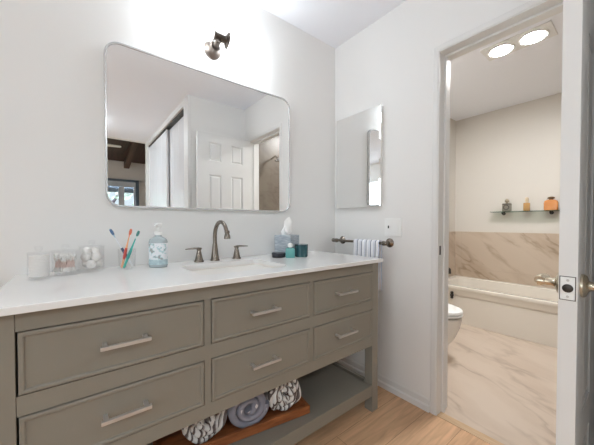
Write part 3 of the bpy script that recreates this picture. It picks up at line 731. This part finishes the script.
bm = new(); loft(bm, [[V(px, y+py, SZ+h) for px, py in rrect(BXs-.026, BXs+.026, -hw, hw, .015, 4)] for hw, h in ((.050, 0), (.056, .01), (.057, .075), (.050, .098), (.030, .108))]); obj('body', bm, G_amber, b3, smooth=True)
bm = new(); lathe(bm, [(.0, 0), (.018, 0), (.018, .010), (.030, .014), (.030, .024), (.014, .034), (.0, .034)], (BXs, y, SZ+.1075), seg=20); obj('cap', bm, mat('cap_bronze', srgb(116, 92, 62), .35, metal=.4, noise=(9, srgb(100, 78, 52))), b3, smooth=True)

# shower arm on the dark tile wall (shows in the mirror)
sa = thing('shower_head', 'small chrome shower head on the dark tile wall, seen in the mirror', 'shower head', (.42, BY0, 1.90))
bm = new(); tube(bm, [(.42, BY0+.001, 1.93), (.42, BY0+.10, 1.95), (.42, BY0+.16, 1.91)], .010, 12); obj('arm', bm, M['chrome'], sa, smooth=True)
bm = new(); lathe(bm, [(.0, .03), (.012, .03), (.018, .012), (.045, .0), (.045, -.012), (.0, -.014)], (.42, BY0+.165, 1.885), seg=24); obj('head', bm, M['chrome'], sa, smooth=True)

# ------------------------------------------------------------------ counter objects
AC = mat('clear_acrylic', (1, 1, 1, 1), .03, spec=.6)
_nt = AC.node_tree; _tr = _nt.nodes.new('ShaderNodeBsdfTransparent'); _tr.inputs[0].default_value = (.995, .995, .995, 1)
_mx = _nt.nodes.new('ShaderNodeMixShader'); _lw = _nt.nodes.new('ShaderNodeLayerWeight'); _lw.inputs[0].default_value = .25
_gl = _nt.nodes.new('ShaderNodeBsdfGlossy'); _gl.inputs['Roughness'].default_value = .03
_mr = _nt.nodes.new('ShaderNodeMapRange'); _mr.inputs[3].default_value = .02; _mr.inputs[4].default_value = .28
_nt.links.new(_lw.outputs['Facing'], _mr.inputs[0]); _nt.links.new(_mr.outputs[0], _mx.inputs[0])
_nt.links.new(_tr.outputs[0], _mx.inputs[1]); _nt.links.new(_gl.outputs[0], _mx.inputs[2])
_nt.links.new(_mx.outputs[0], _nt.nodes['Material Output'].inputs[0])
def jar(x, y, r, h, label):
    t = thing('apothecary_jar', label, 'jar', (x, y, CT+.0005), 'clear jars on the left end of the counter')
    z = CT+.0006
    bm = new(); lathe(bm, [(.0, 0), (r, 0), (r, h), (r-.0022, h), (r-.0022, .008), (.0, .008)], (x, y, z), seg=40); obj('jar_body', bm, AC, t, smooth=True)
    bm = new(); lathe(bm, [(.0, h+.0006), (r+.0008, h+.0006), (r+.0008, h+.006), (.007, h+.007), (.0055, h+.010), (.0105, h+.015), (.0125, h+.021), (.0095, h+.027), (.0, h+.029)], (x, y, z), seg=40); obj('jar_lid', bm, AC, t, smooth=True)
    return t, z
j, z = jar(-1.690, -.160, .0315, .090, 'small clear lidded jar of stacked cotton rounds, leftmost of the three jars')
bm = new()
for k in range(13):
    zz_ = z+.0088+k*.0058
    lathe(bm, [(.0, 0), (.0265, 0), (.0280, .0016), (.0280, .0038), (.0265, .0053), (.0, .0053)], (-1.690+random.uniform(-.0006, .0006), -.160+random.uniform(-.0006, .0006), zz_), seg=28)
c = obj('cotton_rounds', bm, M['cotton'], base=(-1.690, -.160, z+.0088), smooth=True); tag(c, 'stack of white cotton rounds inside the leftmost clear jar', 'cotton rounds', kind='stuff')
j, z = jar(-1.617, -.113, .0425, .090, 'wide clear lidded jar of cotton swabs, middle of the three jars')
bm = new()
bmt = new()
for k in range(170):
    a = random.uniform(0, 2*PI); rr = .034*math.sqrt(random.random()); a2 = a+random.uniform(-1.2, 1.2); r2 = .036*math.sqrt(random.random())
    p0 = V(-1.617+rr*math.cos(a), -.113+rr*math.sin(a), z+.013+random.uniform(0, .008)); p1 = V(-1.617+r2*math.cos(a2), -.113+r2*math.sin(a2), z+.074+random.uniform(-.014, .008))
    tube(bm, [p0, p1], .0011, 5)
    for p, q in ((p0, p1), (p1, p0)):
        d = (q-p).normalized(); tube(bmt, [p-d*.001, p+d*.004, p+d*.012], [.0022, .0032, .0016], 6)
sb = obj('cotton_swabs', bm, M['swab'], base=(-1.617, -.113, z+.009)); tag(sb, 'loose cotton swabs with pink sticks inside the middle clear jar', 'cotton swabs', kind='stuff')
st = obj('swab_tips', bmt, M['cotton'], sb, smooth=True)
# the tips mesh was written relative to the root
j, z = jar(-1.532, -.070, .0440, .100, 'tall clear lidded jar of cotton balls, rightmost of the three jars')
for i, (a, rr, zz_, s) in enumerate([(0.3, .021, .030, .0185), (2.4, .021, .030, .0185), (4.5, .021, .030, .0185), (1.3, .021, .060, .0185), (3.4, .021, .060, .0185), (5.5, .021, .060, .0185), (.5, .012, .084, .016), (3.6, .018, .086, .016)]):
    bm = new(); bmesh.ops.create_icosphere(bm, subdivisions=3, radius=s)
    ph = random.uniform(0, 6)
    for v in bm.verts: v.co *= 1+.06*math.sin(v.co.x*300+ph)*math.sin(v.co.z*260+ph*2)
    cpos = V(-1.532+rr*math.cos(a), -.070+rr*math.sin(a), z+zz_)
    for v in bm.verts: v.co += cpos
    b_ = obj('cotton_ball', bm, M['cotton'], base=tuple(cpos), smooth=True); tag(b_, 'white cotton ball inside the tall rightmost jar', 'cotton ball', 'cotton balls in the tall jar')

# toothbrush tumbler
gx, gy = -1.408, -.100
tg = thing('glass_tumbler', 'clear glass tumbler holding three toothbrushes on the counter', 'tumbler', (gx, gy, CT+.0005))
bm = new(); lathe(bm, [(.0, 0), (.032, 0), (.035, .088), (.0335, .088), (.0305, .006), (.0, .006)], (gx, gy, CT+.0006), seg=36)
obj('tumbler_body', bm, AC, tg, smooth=True)
def brush(p0, p1, yb, chandle, cgrip, chead, cbr, label):
    t = thing('toothbrush', label, 'toothbrush', (p0[0], yb, p0[1]))
    A = V(p0[0], yb, p0[1]); B = V(p1[0], yb-.004, p1[1]); d = B-A
    P = lambda f, off=0: A + d*f + V(0, -off, 0)
    bm = new(); tube(bm, [P(0), P(.04), P(.3), P(.5), P(.62), P(.78)], [.003, .0048, .0046, .0046, .0032, .0024], 12); obj('handle', bm, chandle, t, smooth=True)
    bm = new(); tube(bm, [P(.22), P(.28), P(.42), P(.50)], [.0048, .0060, .0060, .0049], 12); obj('grip', bm, cgrip, t, smooth=True)
    bm = new(); tube(bm, [P(.77), P(.84), P(.92), P(1.0)], [.0024, .0050, .0062, .004], 12, flat=.6); obj('head', bm, chead, t, smooth=True)
    bm = new(); tube(bm, [P(.85, .008), P(.92, .009), P(.985, .008)], [.0045, .0062, .0045], 8); obj('bristles', bm, cbr, t, smooth=True)
pm = lambda n, c: mat(n, c, .3)
brush((-1.385, CT+.008), (-1.470, 1.068), -.090, pm('brush_white', srgb(236, 238, 240)), pm('brush_navy', srgb(60, 76, 110)), pm('brush_lightblue', srgb(176, 206, 222)), pm('bristle_blue', srgb(84, 112, 148)), 'navy and white toothbrush leaning left out of the tumbler')
brush((-1.430, CT+.008), (-1.394, 1.068), -.112, pm('brush_peach', srgb(240, 176, 130)), pm('brush_red', srgb(214, 70, 52)), pm('brush_orange', srgb(244, 150, 112)), pm('bristle_orange', srgb(226, 122, 92)), 'orange and red toothbrush standing in the tumbler')
brush((-1.424, CT+.008), (-1.366, 1.060), -.126, pm('brush_teal', srgb(72, 178, 166)), pm('brush_teal_dark', srgb(52, 160, 150)), pm('brush_paleteal', srgb(214, 236, 234)), pm('bristle_green', srgb(78, 140, 132)), 'teal toothbrush leaning right out of the tumbler')

# soap dispenser
ox, oy = -1.287, -.125
so = thing('soap_dispenser', 'clear hand soap pump bottle with blue floral label left of the faucet', 'soap bottle', (ox, oy, CT+.0005))
zb = CT+.0006
rot = math.radians(-36)
def ov(w_, d_, z_, e=2.6, n=32):
    o = []
    for k in range(n):
        t = 2*PI*k/n; c, s = math.cos(t), math.sin(t)
        u = w_*abs(c)**(2/e)*(1 if c >= 0 else -1); v = d_*abs(s)**(2/e)*(1 if s >= 0 else -1)
        o.append(V(ox+u*math.cos(rot)-v*math.sin(rot), oy+u*math.sin(rot)+v*math.cos(rot), zb+z_))
    return o
soapm = mat('soap_liquid', srgb(206, 218, 222), .08, trans=.35, ior=1.35, spec=.5)
bm = new(); loft(bm, [ov(.036, .026, 0), ov(.039, .029, .004), ov(.039, .029, .115), ov(.036, .026, .126), ov(.022, .018, .136), ov(.014, .014, .140), ov(.013, .013, .150)]); obj('bottle', bm, soapm, so, smooth=True)
lm = mat('floral_label', srgb(226, 230, 232), .4); nt = lm.node_tree; b = nt.nodes['Principled BSDF']
tc = N(nt, 'ShaderNodeTexCoord'); vo = N(nt, 'ShaderNodeTexVoronoi'); vo.inputs['Scale'].default_value = 75
no = N(nt, 'ShaderNodeTexNoise'); no.inputs['Scale'].default_value = 40; nt.links.new(tc.outputs['Object'], no.inputs[0]); nt.links.new(tc.outputs['Object'], vo.inputs[0])
r1 = N(nt, 'ShaderNodeValToRGB'); r1.color_ramp.interpolation = 'CONSTANT'
e = r1.color_ramp.elements; e[0].position = 0; e[0].color = srgb(186, 198, 214); e[1].position = .36; e[1].color = srgb(230, 233, 237)
for p, c in ((.52, srgb(232, 234, 236)), (.62, srgb(188, 212, 216)), (.70, srgb(160, 164, 162))):
    k = e.new(p); k.color = c
mixn = N(nt, 'ShaderNodeMath', operation='MULTIPLY_ADD'); mixn.inputs[1].default_value = .35
nt.links.new(vo.outputs['Distance'], mixn.inputs[0]); nt.links.new(no.outputs[0], mixn.inputs[2]); 
sb2 = N(nt, 'ShaderNodeMath', operation='SUBTRACT'); sb2.inputs[1].default_value = .13; nt.links.new(mixn.outputs[0], sb2.inputs[0])
nt.links.new(sb2.outputs[0], r1.inputs[0]); nt.links.new(r1.outputs[0], b.inputs['Base Color'])
bm = new(); loft(bm, [ov(.0396, .0296, .030), ov(.0396, .0296, .110)], False, False); obj('label_wrap', bm, lm, so, smooth=True)
bm = new(); loft(bm, [ov(.0397, .0297, .012), ov(.0397, .0297, .036)], False, False); obj('label_band', bm, mat('label_teal', srgb(196, 216, 218), .4, noise=(60, srgb(164, 186, 194))), so, smooth=True)
bm = new(); lathe(bm, [(.0, .146), (.0165, .146), (.0165, .160), (.013, .163), (.007, .164), (.006, .182), (.0, .182)], (ox, oy, zb), seg=24); obj('pump_collar', bm, M['white_plastic'], so, smooth=True)
bm = new(); lathe(bm, [(.0, .181), (.0115, .181), (.0165, .186), (.0165, .198), (.013, .202), (.0, .202)], (ox, oy, zb), seg=24)
dd = V(math.cos(-2.2), math.sin(-2.2), 0); c0 = V(ox, oy, zb+.190)
tube(bm, [c0, c0+dd*.02, c0+dd*.036+V(0, 0, -.003)], [.006, .0055, .004], 12); obj('pump_head', bm, M['white_plastic'], so, smooth=True)

# tissue box, rotated cube with tissue
bxx, byy, s, hh = -.543, -.112, .057, .127
a = math.radians(25)
def rc(e, z_): return [V(bxx+u*math.cos(a)-v*math.sin(a), byy+u*math.sin(a)+v*math.cos(a), CT+.0006+z_) for u, v in ((-s+e, -s+e), (s-e, -s+e), (s-e, s-e), (-s+e, s-e))]
tbx = thing('tissue_box', 'square blue-grey streaked tissue box with a white tissue pulled up', 'tissue box', (bxx, byy, CT+.0005))
bm = new(); loft(bm, [rc(.001, 0), rc(0, .001), rc(0, hh-.001), rc(.001, hh)])
obj('box', bm, mat('streaked_blue_grey', srgb(136, 150, 164), .6, noise=(9, srgb(196, 202, 206), (3, 3, 34))), tbx)
bm = new(); lp = []
n = 24
for zi, (z_, rr) in enumerate([(0, .020), (.018, .028), (.040, .022), (.060, .021), (.082, .019), (.100, .010), (.106, .003)]):
    lp.append([V(bxx+.004*zi*(.6 if zi < 4 else 1)-.006+(rr*(1+.38*math.sin(3*t+zi*1.1)))*math.cos(t)*1.15, byy+(rr*(1+.38*math.sin(3*t+zi*1.1)))*math.sin(t)*.7, CT+hh+.001+z_+(.006*math.sin(5*t+zi) if 0 < zi else 0)) for t in [2*PI*k/n for k in range(n)]])
loft(bm, lp); obj('tissue', bm, M['tissue'], tbx, smooth=True, sharp=60)

# dark tin, teal bottle, teal candle
def simple(name, prof, x, y, m, label, cat, seg=32):
    bm = new(); lathe(bm, prof, (x, y, CT+.0005), seg=seg); o = obj(name, bm, m, base=(x, y, CT+.0005), smooth=True); return tag(o, label, cat)
ti = thing('round_tin', 'flat round black tin in front of the tissue box', 'tin', (-.648, -.172, CT+.0005))
bm = new(); lathe(bm, [(.0, 0), (.038, 0), (.040, .002), (.040, .014), (.0, .014)], (-.648, -.172, CT+.0006), seg=36); obj('base', bm, mat('tin_black', srgb(36, 36, 42), .35, noise=(9, srgb(30, 30, 36))), ti, smooth=True)
bm = new(); lathe(bm, [(.0, .0142), (.041, .0142), (.0415, .026), (.038, .029), (.0, .030)], (-.648, -.172, CT+.0006), seg=36); obj('lid', bm, mat('tin_lid', srgb(46, 48, 56), .3, noise=(9, srgb(38, 40, 48))), ti, smooth=True)
tx, ty = -.603, -.226
tbt = thing('teal_bottle', 'small square turquoise bottle with a white ball cap between the tin and candle', 'bottle', (tx, ty, CT+.0005))
teal = mat('turquoise_glass', srgb(104, 168, 164), .2, spec=.5, noise=(20, srgb(92, 156, 152)))
bm = new(); a2 = math.radians(-38)
def rq(hs, z_, r): return [V(tx+u*math.cos(a2)-v*math.sin(a2), ty+u*math.sin(a2)+v*math.cos(a2), CT+.0006+z_) for u, v in rrect(-hs, hs, -hs*.7, hs*.7, r, 4)]
loft(bm, [rq(.025, 0, .004), rq(.0265, .002, .004), rq(.0265, .052, .004), rq(.023, .056, .004), rq(.010, .057, .004)]); obj('body', bm, teal, tbt, smooth=True)
bm = new(); bmesh.ops.create_uvsphere(bm, u_segments=20, v_segments=14, radius=.0155)
for v in bm.verts: v.co += V(tx, ty, CT+.0006+.0715)
obj('ball_cap', bm, M['white_plastic'], tbt, smooth=True)
kx, ky = -.517, -.222
cd = thing('candle_jar', 'dark teal glass candle jar with a silver rim right of the turquoise bottle', 'candle', (kx, ky, CT+.0005))
bm = new(); lathe(bm, [(.0, 0), (.037, 0), (.040, .004), (.040, .066), (.037, .066), (.037, .008), (.0, .008)], (kx, ky, CT+.0006), seg=36); obj('jar', bm, mat('dark_teal_glass', srgb(52, 92, 98), .15, spec=.5, noise=(30, srgb(44, 84, 90))), cd, smooth=True)
bm = new(); lathe(bm, [(.0, .0665), (.0405, .0665), (.0405, .072), (.038, .0745), (.0, .0745)], (kx, ky, CT+.0006), seg=36); obj('lid', bm, mat('candle_lid', srgb(70, 92, 100), .25, metal=.5, noise=(9, srgb(62, 84, 92))), cd, smooth=True)

# ------------------------------------------------------------------ shelf: tray with rolled towels
ts = .1640
TA = math.radians(-9.1); TC = V(-1.005, -.298, ts)
tr = thing('wooden_tray', 'walnut tray with low sides on the bottom shelf of the vanity', 'tray', tuple(TC))
hx_, hy_, hz_ = .340, .160, .038
def tbx(name, *a, bev=.0): 
    bm = new(); box(bm, *a, bev)
    for v in bm.verts: v.co += TC
    return obj(name, bm, M['walnut'], tr)
tbx('tray_base', -hx_+.0142, hx_-.0142, -hy_+.0142, hy_-.0142, .0002, .010)
tbx('tray_side', -hx_, hx_, -hy_, -hy_+.014, .0002, hz_, bev=.003); tbx('tray_side', -hx_, hx_, hy_-.014, hy_, .0002, hz_, bev=.003)
tbx('tray_side', -hx_, -hx_+.014, -hy_+.0142, hy_-.0142, .0002, hz_, bev=.003); tbx('tray_side', hx_-.014, hx_, -hy_+.0142, hy_-.0142, .0002, hz_, bev=.003)
tr.rotation_euler = (0, 0, TA)
def roll(lx, rx, rz, y0, y1, m, turns, cone, amp, label, seed):
    rnd = random.Random(seed); ph0 = rnd.uniform(0, 6); r = rz
    n = int(36*turns); gap = r/(turns+.35); th = gap*.92
    path = []; rrs = []
    for k in range(n+1):
        t = k/n*turns*2*PI; rr = gap*.35+gap*k/n*turns
        wob = 1+.05*math.sin(3*t+ph0)*(1-k/n)
        rr = min(rr, r-th/2); rrs.append(rr/r)
        path.append((rr*wob*math.cos(t+ph0), rz+rr*wob*math.sin(t+ph0)))
    N4 = [(-.5, .0), (-.36, .010), (0, .014), (.36, .010), (.5, .0)]     # bulged edge of the cloth
    bm = new(); rows = []
    for k, p in enumerate(path):
        a_ = path[max(k-1, 0)]; b2 = path[min(k+1, n)]; d = V(b2[0]-a_[0], b2[1]-a_[1]).normalized(); nn = V(d.y, -d.x)
        dy = amp*(.6*math.sin(k*.37+seed)+.5*math.sin(k*.83+seed*2))+cone*rrs[k]**2
        ys = y0+.022+dy
        ring = []
        for o_, b_ in N4: ring.append((p[0]+nn.x*th*o_, ys-b_, p[1]+nn.y*th*o_))
        for q_ in range(1, 9): ring.append((p[0]+nn.x*th*.5, ys+(y1-ys)*q_/9, p[1]+nn.y*th*.5))
        for o_, b_ in N4[::-1]: ring.append((p[0]+nn.x*th*o_, y1+b_*.3, p[1]+nn.y*th*o_))
        for q_ in range(8, 0, -1): ring.append((p[0]-nn.x*th*.5, ys+(y1-ys)*q_/9, p[1]-nn.y*th*.5))
        rows.append([bm.verts.new((x*rx/rz, y, z)) for x, y, z in ring])
    L_ = len(rows[0])
    for A, B in zip(rows[:-1], rows[1:]):
        for k in range(L_): bm.faces.new((A[k], A[(k+1) % L_], B[(k+1) % L_], B[k]))
    bm.faces.new(rows[0][::-1]); bm.faces.new(rows[-1])
    o = obj('rolled_towel', bm, m, smooth=True, sharp=70)
    o.location = TC + V(lx*math.cos(TA), lx*math.sin(TA), .0125); o.rotation_euler = (0, 0, TA)
    return tag(o, label, 'towel')
cream, brown, tan = srgb(232, 227, 222), srgb(108, 96, 92), srgb(172, 162, 157)
stripe = stripes('brown_stripe_towel', [(0, cream), (.26, brown), (.46, tan), (.54, cream), (.76, brown), (.90, cream)], 1, .050, noise=.012, slant=(1.0, .40, -.35))
bluegrey = stripes('blue_grey_towel', [(0, srgb(158, 156, 166)), (.700, srgb(232, 226, 228)), (.727, srgb(150, 148, 158)), (.80, srgb(176, 166, 166)), (.86, srgb(158, 156, 166))], 1, .5, noise=.008)
roll(-.150, .1000, .0900, -.143, .13, stripe, 3.2, .018, .012, 'brown and cream striped rolled towel at the left end of the tray', 3)
roll(.045, .0950, .0890, -.146, .13, bluegrey, 2.4, .004, .003, 'blue-grey rolled towel with a pale spiral edge, middle of the tray', 5)
roll(.228, .0880, .0870, -.143, .13, stripe, 3.2, .018, .012, 'brown and cream striped rolled towel at the right end of the tray', 9)
